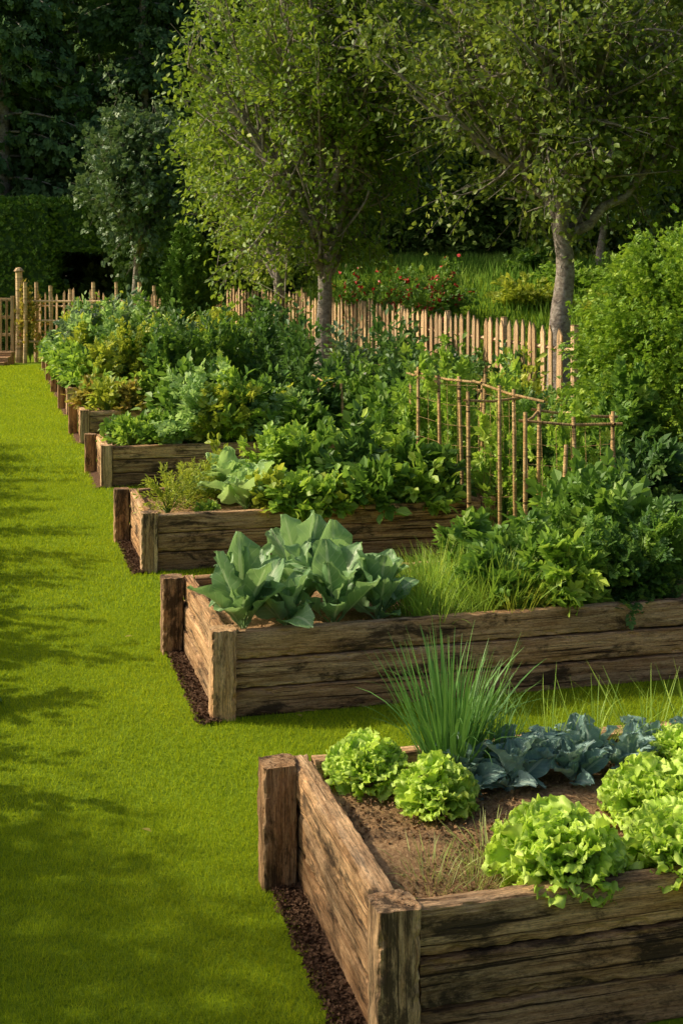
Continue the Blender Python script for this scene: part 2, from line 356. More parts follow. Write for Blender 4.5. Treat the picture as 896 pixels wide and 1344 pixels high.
mb=MB(); P=np.array([(*G(1.5,6.45),.03),(*G(.55,5.3),.03),(*G(.8,8.2),.03),(*G(.3,3.9),.03)]); scatter(mb,LEAF,P,rng.normal(size=(4,3))*[1,1,.1],np.tile([.2,.1,1.],(4,1)),.055); mb.obj('fallen_leaves',[M['orange']])

# ------------------------------------------------ plants
def stemcurve(end,h): return bez(np.zeros(3),np.array([end[0]*.25,end[1]*.25,end[2]*.65]),end,6)
def bush(name,x,y,z,rx,ry,h,ns,nl,size,tm,leaf,low=.3,off=.05,upn=.8,fl=None,nf=0,fs=.04,sr=.006,droop=0.,rz=.15,var=.16):
    mb=MB(); allP=[];allD=[];allR=[]
    for i in range(ns):
        th=rng.random()*6.283; el=math.asin(rng.uniform(.0,1.)**.8) ; r=rng.uniform(1-1.6*var,1+var)
        end=np.array([rx*math.cos(th)*math.cos(el)*r,ry*math.sin(th)*math.cos(el)*r,h*(rz+(1-rz)*math.sin(el))*r])
        c=stemcurve(end,h)
        if ns<=90: tube(mb,c,np.linspace(sr,sr*.4,6),4,0)
        t=low+(1-low)*rng.random(nl)**.7; f=t*5; k=np.minimum(f.astype(int),4); q=(f-k)[:,None]
        p=c[k]*(1-q)+c[k+1]*q; tan=nrm(c[k+1]-c[k])
        o=rng.normal(size=(nl,3)); p=p+o*off*np.array([rx,ry,h*.7])
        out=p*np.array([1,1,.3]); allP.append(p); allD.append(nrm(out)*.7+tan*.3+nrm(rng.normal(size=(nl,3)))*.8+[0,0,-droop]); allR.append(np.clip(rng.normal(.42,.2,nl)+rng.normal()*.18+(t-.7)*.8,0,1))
    P=np.concatenate(allP);D=np.concatenate(allD);R=np.concatenate(allR); n=len(P)
    P[:,2]=np.maximum(P[:,2],.02)
    N=rng.normal(size=(n,3))*.6+[0,0,upn]
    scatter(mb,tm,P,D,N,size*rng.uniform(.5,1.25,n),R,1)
    mats=[M['mid'],M[leaf]]
    if fl:
        mats.append(M[fl]); k=rng.choice(n,nf); Q=P[k]*1.03
        for a in range(3): scatter(mb,ROUND,Q,rng.normal(size=(nf,3)),rng.normal(size=(nf,3)),fs*rng.uniform(.6,1.2,nf),None,2)
    return mb.obj(name,mats,smooth=False,loc=(x,y,z))
SZ=.385
def inb(name,u,v,r,h,ns,nl,size,tm,leaf,**k):
    x,y=G(u,v); return bush(name,x,y,SZ,r,r,h,ns,nl,size,tm,leaf,**k)

wl=lambda t:.09+.42*np.clip(t,0,1)**.9*(1-.4*np.clip((t-.78)/.22,0,1)**2)
LT=[gridleaf(15,17,wl,droop=.2+.25*(s%4),cup=.2,ra=.06,rf=2.2,seed=s,a0=.35,tipr=.8,edge=1.1,frill=.085) for s in range(12)]
def lettuce(x,y,r,n=70):
    mb=MB(); i=np.arange(n)+.5; cz=1-i/n*1.02; th=i*2.39996; sr=np.sqrt(1-np.clip(cz,-1,1)**2)
    d=np.stack([sr*np.cos(th),sr*np.sin(th),cz*.95+.08],-1)+rng.normal(size=(n,3))*.16; d=nrm(d)
    N=np.stack([-d[:,0],-d[:,1],np.full(n,.7)],-1)+rng.normal(size=(n,3))*.5
    P=d*.38*r*rng.uniform(.6,1.15,(n,1))+[0,0,.10*r]
    k=rng.integers(0,12,n)
    for a in range(12):
        m=k==a; scatter(mb,LT[a],P[m],d[m],N[m],r*rng.uniform(.45,.74,m.sum()),np.clip(.32+.4*cz[m]+rng.normal(size=m.sum())*.2,0,1))
    return mb.obj('lettuce_plant',[M['lettuce']],loc=(x,y,SZ-.01),rotz=rng.random()*6)
for x,y,r in [(.69,4.05,.225),(.34,4.62,.165),(.10,4.82,.175),(1.10,4.50,.20),(1.10,4.12,.20),(1.33,4.98,.16),(1.45,4.35,.2),(1.36,4.72,.17)]: lettuce(x,y,r,170 if r>.18 else 130)
def wb(t):
    q=np.clip((t-.25)/.75,0,1)
    return np.where(t<.25,.020+.02*t,.022+.225*np.sin(q**.85*np.pi*.97+.03)**.65)
BT=[gridleaf(17,11,wb,droop=dr,cup=.45,ra=.05,rf=2.9,seed=s,a0=.1,frill=.02) for s,dr in enumerate([.1,.25,.4,.6,.8,1.1,1.5,1.9])]
KT=[gridleaf(15,13,wb,droop=dr,cup=.6,ra=.07,rf=3.4,seed=50+s,a0=.1,tipr=.5,edge=1.2,frill=.035) for s,dr in enumerate([.2,.4,.6,.8,1.1,1.4])]
def rosette(name,x,y,z,TL,mat,n,size,spread,up=.9):
    mb=MB(); th=rng.random()*6+np.arange(n)*2.4; inc=np.linspace(.12,spread,n)+rng.normal(size=n)*.15
    d=np.stack([np.sin(inc)*np.cos(th),np.sin(inc)*np.sin(th),np.cos(inc)],-1)
    N=np.stack([-np.cos(th)*1.,-np.sin(th)*1.,np.full(n,.8)],-1)+rng.normal(size=(n,3))*.55
    P=np.stack([np.cos(th)*.015,np.sin(th)*.015,np.linspace(.10,.02,n)*size*2],-1)
    k=rng.integers(0,len(TL),n)
    for a in range(len(TL)):
        m=k==a
        if m.any(): scatter(mb,TL[a],P[m],d[m],N[m],size*rng.uniform(.5,1.15,m.sum()))
    tube(mb,[(0,0,-.03),(0,0,.1*size*2)],[.014,.010],6)
    return mb.obj(name,[M[mat]],loc=(x,y,z))
for u,v in [(1.26,6.80),(1.36,7.15),(1.50,6.78),(1.62,7.15),(1.76,6.80),(1.88,7.15),(1.42,7.5),(1.75,7.5),(2.02,6.80),(2.12,7.1)]:
    x,y=G(u,v); rosette('cabbage_plant',x,y,SZ,BT,'brass',15,rng.uniform(.30,.43),.85)
for u,v in [(1.70,4.52),(1.84,4.44),(1.97,4.55),(2.1,4.46),(2.22,4.57),(2.35,4.48),(1.9,4.65),(2.16,4.68),(2.5,4.58),(2.66,4.52)]:
    x,y=G(u,v); rosette('kale_plant',x,y,SZ,KT,'kale',20,rng.uniform(.13,.19),1.15)
def wc(t): return .011*(1-t**3)+.001
CT=[gridleaf(8,2,wc,droop=d,cup=0,ra=0,seed=9,a0=.05) for d in (.1,.3,.6,1.0,1.6)]
def tuft(name,x,y,z,n,h,rad,mat,lean=.25,wide=1.):
    mb=MB(); T=[(V*[wide,1,1],F,C) for V,F,C in CT]
    k=rng.choice(5,n,p=[.3,.3,.2,.12,.08])
    a=rng.random(n)*6.28; rr=rad*np.sqrt(rng.random(n))
    P=np.stack([rr*np.cos(a),rr*np.sin(a),np.zeros(n)],-1)
    d=np.stack([np.cos(a)*lean*rr/rad,np.sin(a)*lean*rr/rad,np.ones(n)],-1)+rng.normal(size=(n,3))*.08*[1,1,0]*(1+lean)
    N=-np.stack([np.cos(a),np.sin(a),np.zeros(n)],-1)+rng.normal(size=(n,3))*.3
    for i in range(5):
        m=k==i; scatter(mb,T[i],P[m],d[m],N[m],h*rng.uniform(.5,1.05,m.sum()))
    return mb.obj(name,[M[mat]],loc=(x,y,z))
x,y=.42,4.90; tuft('chives',x,y,SZ,320,.56,.09,'chive',.4,.75)
tuft('chives',.58,5.0,SZ,90,.34,.08,'chive',.5,.8)
for u,v in [(2.3,4.68),(2.55,4.7),(2.75,4.66),(2.1,4.7),(2.9,4.6)]:
    x,y=G(u,v); tuft('ornamental_grass',x,y,SZ,45,.36,.10,'light',.7,.6)
for u,v,n,h in [(1.34,3.92,60,.11),(1.46,3.82,90,.10),(1.56,3.95,60,.15),(1.42,3.74,70,.08),(1.3,3.78,40,.10)]:
    x,y=G(u,v); tuft('grass_seedlings',x,y,SZ,n,h,.11,'drygrass',1.3,1.2)
for i in range(28):
    u=rng.uniform(2.15,2.9);v=rng.uniform(6.74,7.75); x,y=G(u,v); tuft('carrot_tops' if i%2 else 'spring_onion_tuft',x,y,SZ,130,rng.uniform(.22,.40),.13,'light' if i%4 else 'yellow',.9,.8)
for u,v,r,h,m in [(2.85,6.95,.25,.36,'mid'),(3.05,7.2,.28,.44,'mid'),(3.15,6.82,.25,.38,'light'),(3.4,6.9,.24,.42,'mid'),(2.85,7.45,.28,.40,'mid'),(3.4,7.4,.3,.50,'mid'),(3.65,6.85,.28,.42,'dark'),(3.7,7.35,.32,.58,'mid'),(3.85,6.95,.3,.5,'mid')]:
    inb('potato_plant',u,v,r,h,32,22,.09,PINN if rng.random()<.5 else PALM,m,off=.07,var=.26,rz=0)
for u,v in [(3.55,7.7),(3.9,7.7)]: inb('artichoke_plant',u,v,.4,.62,22,16,.2,PINN,'mid',off=.06)
# bed 3
for u,v in [(1.3,10.4),(1.5,10.7),(1.68,10.9)]: inb('dill_plant',u,v,.24,.38,40,30,.045,SLIM,'yellow',sr=.003)
inb('thyme_plant',1.6,10.3,.12,.12,20,14,.04,LEAF,'light')
for u,v,s in [(1.95,10.45,.4),(2.05,10.75,.4),(1.85,10.9,.38)]:
    x,y=G(u,v); rosette('chard_plant',x,y,SZ,KT,'pale',20,s,1.1)
for u,v in [(2.15,10.3),(2.3,10.15),(2.45,10.2),(2.3,10.5),(2.6,10.15),(2.75,10.25)]:
    inb('basil_plant',u,v,.24,.32,26,18,.08,ROUND,'light' if rng.random()<.6 else 'yellow',off=.08,rz=-.1,var=.25)
for u,v,r,h,m,s in [(2.6,10.8,.36,.55,'mid',.12),(2.95,10.6,.34,.6,'dark',.13),(3.3,10.5,.36,.5,'mid',.13),(3.65,10.5,.34,.42,'dark',.12),(2.3,11.1,.32,.6,'light',.10),(2.7,11.15,.32,.7,'light',.10),(3.2,11.2,.35,.6,'light',.12),(1.9,11.2,.3,.45,'yellow',.08),(3.0,10.15,.26,.42,'mid',.12),(3.4,10.2,.26,.34,'light',.11)]:
    inb('bean_plant',u,v,r,h,28,18,s,LEAF if rng.random()<.5 else PALM,m,off=.08,var=.28,rz=0)
for i in range(24):
    u=1.25+2.6*(i+.5)/24;v=rng.uniform(14.45,15.4); m=['light','mid','pale','dark','mid','yellow'][i%6]
    if u<2.0: inb('bean_seedling',u,v,.24,.34,22,14,.09,LEAF,'light' if i%2 else 'mid')
    else: inb('courgette_plant',u,v,.38,rng.uniform(.45,.95),26,18,.13,[PALM,LEAF,SPRIG][i%3],m,off=.09,var=.28)
for b,(v0,v1) in enumerate(BEDS[4:]):
    for i in range(20):
        u=1.2+2.6*(i+.5)/20+rng.normal()*.08; v=rng.uniform(v0+.05,v1-.2)
        if b==0:
            if u<2.0: inb('beetroot_plant',u,v,.3,.5,24,18,.11,LEAF,['orange','light','yellow','light'][i%4],off=.08)
            else: inb('tomato_plant',u,v,.32,rng.uniform(.95,1.5),30,26,.11,[SPRIG,LEAF,SLIM][i%3],['mid','dark','light'][i%3],off=.07,var=.28)
        elif b==1:
            inb('tomato_plant',u,v,.40,rng.uniform(.7,1.4) if u>1.7 else .7,28,20,.13,[LEAF,SPRIG][i%2],['light','mid','dark','yellow'][i%4],off=.08,var=.28)
        else:
            inb('flowering_shrub',u,v,.45,rng.uniform(.7,1.5) if u>1.5 else .55,28,18,.15,[LEAF,SPRIG][i%2],['light','mid','pale','blue','yellow'][i%5],off=.09,fl=['white','orange',None][i%3],nf=14,fs=.06,var=.28)
def soilborder():
    mb=MB(); P=[(4.45,5.0),(9,5.0),(9,34),(4.45,34)]; V=[(*G(a,b),.004) for a,b in P]; mb.add(V,[[0,1,2,3]]); mb.obj('border_soil',[M['mulch']])
soilborder()
def wbush(name,px,d,r,h,ns,nl,s,tm,m,**k):
    bush(name,px,d,float(hgt(px,d)),r,r,h,ns,nl,s,tm,m,**k)
SH=[('fern_bush',1.9,12.6,.5,1.0,'mid',.12,PINN),('fern_bush',2.7,11.6,.5,.85,'dark',.12,PALM),('currant_bush',1.25,13.6,.55,1.15,'light',.12,PALM),
('currant_bush',.6,14.6,.6,1.15,'mid',.12,LEAF),('rhubarb_plant',3.3,10.3,.5,.7,'dark',.15,LEAF),('rhubarb_plant',3.4,9.2,.45,.65,'dark',.14,PALM),
('currant_bush',.85,16.5,.5,1.1,'dark',.11,LEAF),('currant_bush',.9,20,.8,1.7,'dark',.13,LEAF),('rose_bush',.15,17,.6,1.2,'mid',.12,LEAF),('rose_bush',1.6,17,.7,1.2,'dark',.12,SPRIG),
('rose_bush',2.3,15.8,.6,1.25,'yellow',.10,LEAF),('laurel_bush',1.0,18.6,.7,1.4,'dark',.12,SPRIG),('laurel_bush',.1,20.5,.7,1.4,'blue',.13,LEAF),('laurel_bush',-.6,20,.7,1.5,'dark',.13,LEAF),
('laurel_bush',1.8,19,.6,1.2,'mid',.13,LEAF),('laurel_bush',-1.4,22.5,.9,1.6,'dark',.15,SPRIG),('laurel_bush',-.9,26,.9,1.2,'dark',.15,LEAF),('laurel_bush',.5,24,.8,1.2,'mid',.15,LEAF),('climbing_rose',-1.6,28.3,.7,1.7,'dark',.14,LEAF),
('climbing_rose',-2.7,30,.9,1.5,'light',.15,SPRIG),('laurel_bush',-5.6,33,1.,1.4,'light',.16,LEAF),('laurel_bush',-4.6,30.5,1.,1.4,'blue',.16,LEAF),('rose_bush',1.1,15.2,.45,1.0,'light',.11,LEAF),('rose_bush',2.9,13.3,.5,1.2,'mid',.12,PALM),('fern_bush',3.6,11.8,.5,.95,'dark',.13,PALM),('fern_bush',2.0,14.2,.5,1.,'dark',.12,PINN),('laurel_bush',2.3,17.4,.4,1.25,'dark',.11,LEAF)]
for nme,x,d,r,h,m,s,tm in SH: wbush(nme,x,d,r,h,64,28,s,tm,m,off=.07,var=.25,fl='white' if nme=='rose_bush' else None,nf=12,fs=.05)
for i in range(18):
    v=1.6+i*1.0; u=-1.15-.1*rng.random(); x,y=G(u,v); bush('added_shade_plant',x,y,0,.5,.5,1.2+.25*rng.random(),34,20,.12,LEAF,['mid','dark','light'][i%3],off=.08,var=.25)  # invented out-of-view plants, tall enough to shade the lawn's left edge
for u,v in [(-.19,7.1),(-.18,8.9)]:
    x,y=G(u,v); rosette('hosta_plant',x,y,.02,BT,'brass',12,.22,1.35)

bush('bamboo_shrub',4.2,14.2,0,1.78,1.5,3.0,460,110,.075,SPRIG,'bamboo_leaf',low=.62,off=.045,droop=.35,rz=.02,var=.10)
bush('bamboo_shrub',6.2,13.6,0,1.6,1.5,3.3,220,70,.10,SPRIG,'bamboo_leaf',low=.6,off=.04,droop=.35,rz=.02)
bush('conifer_shrub',-3.85,32,0,.75,.72,3.35,300,60,.14,SPRIG,'hedge',low=.6,off=.04,rz=.02)

# ------------------------------------------------ trees
def ellpt(c,r,lo,hi,n):
    d=nrm(rng.normal(size=(n,3))); rad=rng.uniform(lo**3,hi**3,n)**(1/3); lump=1+.13*np.sin(d[:,0]*5+c[0])*np.sin(d[:,2]*6+c[1])+.08*np.sin(d[:,1]*9+d[:,2]*7)
    return c+d*r*(rad*lump)[:,None]
def tree(name,trunk,tr,cc,cr,nl=11,nsub=9,ntw=4,npl=16,size=.1,leaf='apple',tm=LEAF,sig=.2,parent=None,loose=.25):
    mb=MB(); trunk=np.array(trunk,float); n=len(trunk)
    t=np.linspace(0,1,14); tk=np.stack([np.interp(t,np.linspace(0,1,n),trunk[:,i]) for i in range(3)],-1)
    for _ in range(2): tk[1:-1]=(tk[:-2]+2*tk[1:-1]+tk[2:])/4
    rad=tr*(1-.45*t)*(1+.5*np.exp(-t*12)); tube(mb,tk,rad,10,0)
    cc=np.array(cc,float);cr=np.array(cr,float); LP=[];LR=[];LO=[]
    T=ellpt(cc,cr,.45,.85,nl)
    for i in range(nl):
        s=tk[rng.integers(8,14)]; e=T[i]; c=s*.5+e*.5+np.array([0,0,.25*cr[2]])*rng.uniform(-.3,1)+rng.normal(size=3)*.12*cr[0]
        L=bez(s,c,e,10); L[1:]+=rng.normal(size=(9,3))*.02*cr[0]; tube(mb,L,np.linspace(tr*.5,tr*.14,10),7,0)
        lim0=rng.uniform(.85-loose,1.0+loose)
        for j in range(nsub):
            s2=L[rng.integers(3,10)]; e2=e+rng.normal(size=3)*cr*.30; q=(e2-cc)/cr; qn=np.linalg.norm(q); lim=lim0*rng.uniform(.85,1.1)
            if qn>lim: e2=cc+q/qn*lim*cr
            L2=bez(s2,(s2+e2)/2+rng.normal(size=3)*.1*cr[0],e2,6); tube(mb,L2,np.linspace(tr*.16,tr*.04,6),5,0)
            for k in range(ntw):
                s3=L2[rng.integers(2,6)]; e3=e2+rng.normal(size=3)*cr*.10; L3=bez(s3,(s3+e3)/2+[0,0,.1*rng.random()],e3,4); tube(mb,L3,np.linspace(tr*.045,tr*.02,4),3,0)
                tt=rng.random(npl)*.8+.2; f=tt*3; a=np.minimum(f.astype(int),2); qq=(f-a)[:,None]
                p=L3[a]*(1-qq)+L3[a+1]*qq+rng.normal(size=(npl,3))*sig; LP.append(p); LR.append(np.clip(rng.normal(.45,.2,npl)+rng.normal()*.18,0,1)); LO.append(nrm(np.tile(e3-s3,(npl,1))))
    P=np.concatenate(LP);R=np.concatenate(LR);O=np.concatenate(LO);m=len(P)
    scatter(mb,tm,P,O*.4+rng.normal(size=(m,3))*.6+[0,0,-.25],rng.normal(size=(m,3))*.7+[0,0,.7],size*rng.uniform(.6,1.3,m),R,1)
    return mb.obj(name,[M['bark'],M[leaf]],smooth=True,parent=parent)
tree('added_shade_tree',[(-.33,25,0),(-.36,25,1.2),(-.3,25,2.3),(-.5,25,3.6)],.20,(-.9,25,6.0),(2.85,2.6,3.7),nl=38,nsub=9,ntw=5,npl=22,size=.12,leaf='apple',sig=.15,loose=.3)
tree('plum_tree',[(3.72,21.5,0),(3.66,21.5,1.6),(3.85,21.5,2.6),(3.6,21.5,3.6),(3.65,21.5,4.6)],.2,(4.0,21.7,6.1),(3.3,2.6,3.0),nl=36,nsub=9,ntw=5,npl=21,size=.12,leaf='apple2',sig=.16,loose=.3)
tree('added_shade_tree',[(-1.5,30,0),(-1.45,30,1.5),(-1.6,30,3)],.13,(-2.0,31,5.2),(2.4,2.0,3.0),nl=14,nsub=9,ntw=4,npl=20,size=.14,leaf='apple',sig=.2)
tree('birch_tree',[(-6.6,40,0),(-6.5,40,2),(-6.3,40,5)],.14,(-6.2,40,5.6),(2.1,2.0,3.0),nl=14,nsub=8,ntw=4,npl=16,size=.19,leaf='birch',tm=SPRIG,sig=.2)
tree('birch_tree',[(2.9,50,2.8),(3.2,50,5),(3.1,50,8)],.14,(3.2,50,8.2),(3.4,2.0,4.2),nl=16,nsub=9,ntw=4,npl=14,size=.24,leaf='birch',tm=SPRIG,sig=.3)
tree('birch_tree',[(8.9,44,2.8),(9.2,44,5),(9.1,44,8)],.14,(9.2,44,7.2),(3.0,2.0,4.2),nl=14,nsub=9,ntw=4,npl=14,size=.22,leaf='birch',tm=SPRIG,sig=.3)
# unseen tree added left of the picture to cast shade on the lawn
tree('added_shade_tree',[(-7.5,5.3,0),(-7.5,5.3,1.6),(-7.4,5.4,3.2)],.13,(-7.5,5.4,4.7),(1.6,1.3,1.3),nl=12,nsub=7,ntw=4,npl=11,size=.09,leaf='apple',sig=.2,loose=.4)

forest=empty('distant_forest')
def bigtree(kind,seed):
    mb=MB(); P=[];R=[];D=[]
    if kind=='broad':
        tube(mb,bez(np.array([0,0,0.]),np.array([.3,0,4]),np.array([0,.2,11]),10),np.linspace(.35,.12,10),8,0)
        K=80; c=np.array([0,0,8.5]);r=np.array([4.2,4.2,7.5])
        C=ellpt(c,r,.45,1.0,K)
        for q in C:
            s=np.array([0,0,np.clip(q[2]*.6,2,10)]); tube(mb,bez(s,(s+q)/2+[0,0,.6],q,5),np.linspace(.09,.02,5),4,0)
            n=130; d=nrm(rng.normal(size=(n,3))); p=q+d*rng.uniform(.3,1.,(n,1))*np.array([1.15,1.15,.7])*rng.uniform(.8,1.2); P.append(p); D.append(d); R.append(np.clip(rng.normal(.4,.2,n)+rng.normal()*.18,0,1))
        mat='forest'; sz=.26
    else:
        tube(mb,[(0,0,0),(0,0,8),(0,0,17.5)],[.35,.22,.05],8,0)
        for k in range(110):
            z=1.5+15.5*(k/110)**.9; L=(4.4*(1-z/19)+.4)*rng.uniform(.75,1.15); a=rng.random()*6.28
            e=np.array([math.cos(a)*L,math.sin(a)*L,z-.25*L]); s=np.array([0,0,z]); b=bez(s,(s+e)/2+[0,0,.35*L*.5],e,6); tube(mb,b,np.linspace(.05,.012,6),4,0)
            n=int(40+32*L); t=rng.random(n)**.7*5; i=np.minimum(t.astype(int),4); q=(t-i)[:,None]; p=b[i]*(1-q)+b[i+1]*q
            p=p+rng.normal(size=(n,3))*[.28,.28,.12]+[0,0,-.15]; P.append(p); D.append(nrm(e-s)+rng.normal(size=(n,3))*.5+[0,0,-.7]); R.append(np.clip(rng.normal(.45,.2,n),0,1))
        mat='forest2'; sz=.33
    P=np.concatenate(P);D=np.concatenate(D);R=np.concatenate(R); n=len(P)
    scatter(mb,SPRIG,P,D+rng.normal(size=(n,3))*.5,rng.normal(size=(n,3))*.6+[0,0,.6],sz*rng.uniform(.6,1.3,n),R,1)
    return mb.mesh('forest_tree_'+kind,[M['bark'],M[mat]])
FM=[bigtree('broad',1),bigtree('broad',2),bigtree('conifer',3),bigtree('conifer',4)]
k=0
def ft(mi,x,y,s,sz=None):
    global k
    o=bpy.data.objects.new('forest_tree_%d'%k,FM[mi]); COL.objects.link(o); o.parent=forest; o.location=(x,y,float(hgt(x,y))-.2); o.rotation_euler=(0,0,rng.random()*6.28); o.scale=(s,s,sz or s); k+=1
for row,(y0,dx,off) in enumerate([(47,6.6,0),(56,6.6,2.5),(68,7,0)]):
    n=int((46+row*18)/dx)
    for i in range(-n//2,n//2+1):
        x=i*dx+off+rng.normal()*.8; y=y0+rng.normal()*1.3
        if row==0 and -1<x<9: y+=3
        mi=rng.choice([2,3,0]) if x<-7 else rng.choice([0,1,0,1,2])
        ft(int(mi),x,y,rng.uniform(.95,1.3))
for x,y in [(11,24),(13,32),(15,40),(12,17)]: ft(int(rng.choice([0,1])),x,y,rng.uniform(.8,1.))
ft(0,-13.5,60,1.45); ft(1,-18,63,1.5); ft(1,-8,63,1.4)
o1=bush('understorey_shrub',0,0,-50,2.2,1.8,2.6,70,60,.3,SPRIG,'forest',off=.08,rz=.05); me=o1.data; bpy.data.objects.remove(o1)
for i in range(40):
    x=-26+i*1.4+rng.normal()*.4; y=43.5+rng.uniform(0,5)+(3.5 if x>-1 else 0); o=bpy.data.objects.new('understorey_%d'%i,me); COL.objects.link(o); o.parent=forest; o.location=(x,y,float(hgt(x,y))-.1); o.rotation_euler=(0,0,rng.random()*6.28); s=rng.uniform(.8,1.5); o.scale=(s,s,s)

def hedge(name,x0,x1,y0,y1,z0,z1,dens,size,mat='hedge'):
    mb=MB(); i=.12
    a=np.array([x0+i,y0+i,z0]);b=np.array([x1-i,y1-i,z1-i])
    V=[(a[0],a[1],a[2]),(b[0],a[1],a[2]),(b[0],b[1],a[2]),(a[0],b[1],a[2]),(a[0],a[1],b[2]),(b[0],a[1],b[2]),(b[0],b[1],b[2]),(a[0],b[1],b[2])]
    mb.add(V,[[0,1,5,4],[1,2,6,5],[2,3,7,6],[3,0,4,7],[4,5,6,7]],None,0)
    L=np.array([x1-x0,y1-y0,z1-z0])
    for ax,val in ((1,y0),(1,y1),(0,x0),(0,x1),(2,z1)):
        o=[q for q in range(3) if q!=ax]; n=int(L[o[0]]*L[o[1]]*dens); P=np.array([x0,y0,z0])+rng.random((n,3))*L; P[:,ax]=val+.06*np.sin(P[:,o[0]]*2.3)*np.sin(P[:,o[1]]*2)+rng.normal(size=n)*.05
        out=np.zeros(3); out[ax]=1 if (val in (x1,y1,z1)) else -1
        scatter(mb,SPRIG,P,rng.normal(size=(n,3))*.6+out*.6+[0,0,.3],rng.normal(size=(n,3))*.5+out*.6+[0,0,.4],size*rng.uniform(.6,1.3,n),None,1)
    mb.obj(name,[M['dark'],M[mat]],smooth=False)
hedge('clipped_hedge',-16.5,-9.4,41,42.4,0,4.9,150,.16)
hedge('clipped_hedge',-9.4,-7.2,41.3,42.4,3.3,4.95,150,.16)
hedge('clipped_hedge',-7.2,-5.9,41,42.4,0,3.9,150,.16)

# ------------------------------------------------ fences
def picket(name,a,b,h0,h1,step=.125,w=.075,var=.05):
    e=empty(name); a=np.array(a);b=np.array(b); L=np.linalg.norm(b-a); d=(b-a)/L
    mb=MB(); n=int(L/step); nn=np.array([-d[1],d[0]])
    for i in range(n):
        s=i*step+rng.normal()*.012; h=h0+(h1-h0)*s/L+rng.normal()*var; ww=w*rng.uniform(.75,1.15)/2; t=.011
        z0=float(hgt(*(a+d*s)))
        prof=np.array([(-ww,.05),(ww,.05),(ww*rng.uniform(.8,1.1),h-.10),(rng.normal()*.008,h),(-ww*rng.uniform(.8,1.1),h-.10)]); lean=rng.normal()*.015
        V=[]
        for o in (-t,t):
            for q in prof: p=a+d*(s+q[0]+lean*q[1])+nn*o; V.append((p[0],p[1],z0+q[1]))
        F5=[[4,3,2,1,0],[5,6,7,8,9]]; F4=[[j,(j+1)%5,(j+1)%5+5,j+5] for j in range(5)]
        C=np.zeros((10,4)); off=rng.random(2)*40; C[:,0]=np.tile(prof[:,1],2)+off[0]; C[:,1]=np.tile(prof[:,0],2)+off[1]; C[:,2]=np.repeat([0,.02],5); C[:,3]=rng.random()
        mb.add(V,F5,C); mb.L.append((np.array(F4)+mb.n-10).ravel()); mb.S.append(np.full(5,4)); mb.M.append(np.zeros(5,int))
    mb.obj('pickets',[M['fence']],smooth=False,parent=e)
    mb=MB()
    for z in (.35,.82):
        m=int(L/1.5)+2; pts=[]
        for s in np.linspace(0,L,m): p=a+d*s+nn*.045; pts.append((p[0],p[1],float(hgt(*p))+z*(h0+(h1-h0)*s/L)))
        tube(mb,pts,.03,4)
    for s in np.arange(0,L+.1,2.2):
        p=a+d*s+nn*.12; h=h0+(h1-h0)*s/L; z=float(hgt(*p)); tube(mb,[(p[0],p[1],z-.1),(p[0],p[1],z+h*.5),(p[0],p[1],z+h+.02),(p[0],p[1],z+h+.021)],[.055,.052,.05,.005],8)
    mb.obj('rails_and_posts',[M['fence']],smooth=False,parent=e)
picket('picket_fence',(-.95,29),(2.95,16.2),2.0,1.72,step=.22,w=.12)
picket('picket_fence',(-3.0,33.5),(-.98,29.2),2.0,2.0,step=.22,w=.11)
picket('picket_fence',(-9.0,37.2),(-3.0,33.7),1.95,1.9,step=.22,var=.12)
def stakes():
    e=empty('wooden_post_fence'); mb=MB()
    for x,y,h,r in [(-9.2,36.2,2.6,.11),(-8.75,36.4,2.3,.06),(-8.3,36.2,2.2,.06),(-7.7,36,2.1,.05),(-7.0,35.8,2.3,.06),(-5.6,35.2,2.3,.06),(-5.2,35.2,2.2,.05),(-8.95,35.9,2.3,.06),(-6.3,35.5,2.3,.05)]:
        tube(mb,[(x,y,-.1),(x+.02,y,h*.5),(x,y,h),(x,y,h+.002)],[r,r*.95,r*.9,.004],8)
    for z in (.6,1.2,1.75): tube(mb,[(-9.2,36.12,z),(-7,35.72,z),(-5.2,35.1,z)],.035,5)
    tube(mb,[(-9.2,36.2,2.6),(-9.2,36.2,2.62),(-9.2,36.2,2.70),(-9.2,36.2,2.72)],[.14,.14,.08,.01],8)
    mb.obj('posts',[M['fence']],smooth=False,parent=e)
stakes()
bush('climbing_rose',-8.85,36.1,0,.35,.3,2.5,26,26,.13,LEAF,'orange',off=.1,low=.5,fl='flower',nf=14,fs=.07)
def gate():
    e=empty('wooden_gate'); mb=MB()
    x0,x1,y=-10.4,-9.38,36.2
    for x in (x0,x1): beam(mb,(x-.05,y-.04,.1),(x+.05,y+.04,1.9),2,6,.004)
    for z in (.25,.75,1.25,1.75): beam(mb,(x0+.055,y-.03,z),(x1-.055,y+.03,z+.09),0,6,.004)
    for x in np.arange(x0+.15,x1-.1,.17): beam(mb,(x,y-.055,.2),(x+.07,y-.033,1.8),2,6,.004)
    mb.obj('gate_frame',[M['fence']],smooth=False,parent=e)
    mb=MB()
    for j in range(3): beam(mb,(-10.4,34.6+j*.4,0),(-9.2,34.95+j*.4,.1+.12*j),0,6,.004)
    mb.obj('steps',[M['wood']],smooth=False,parent=e)
gate()
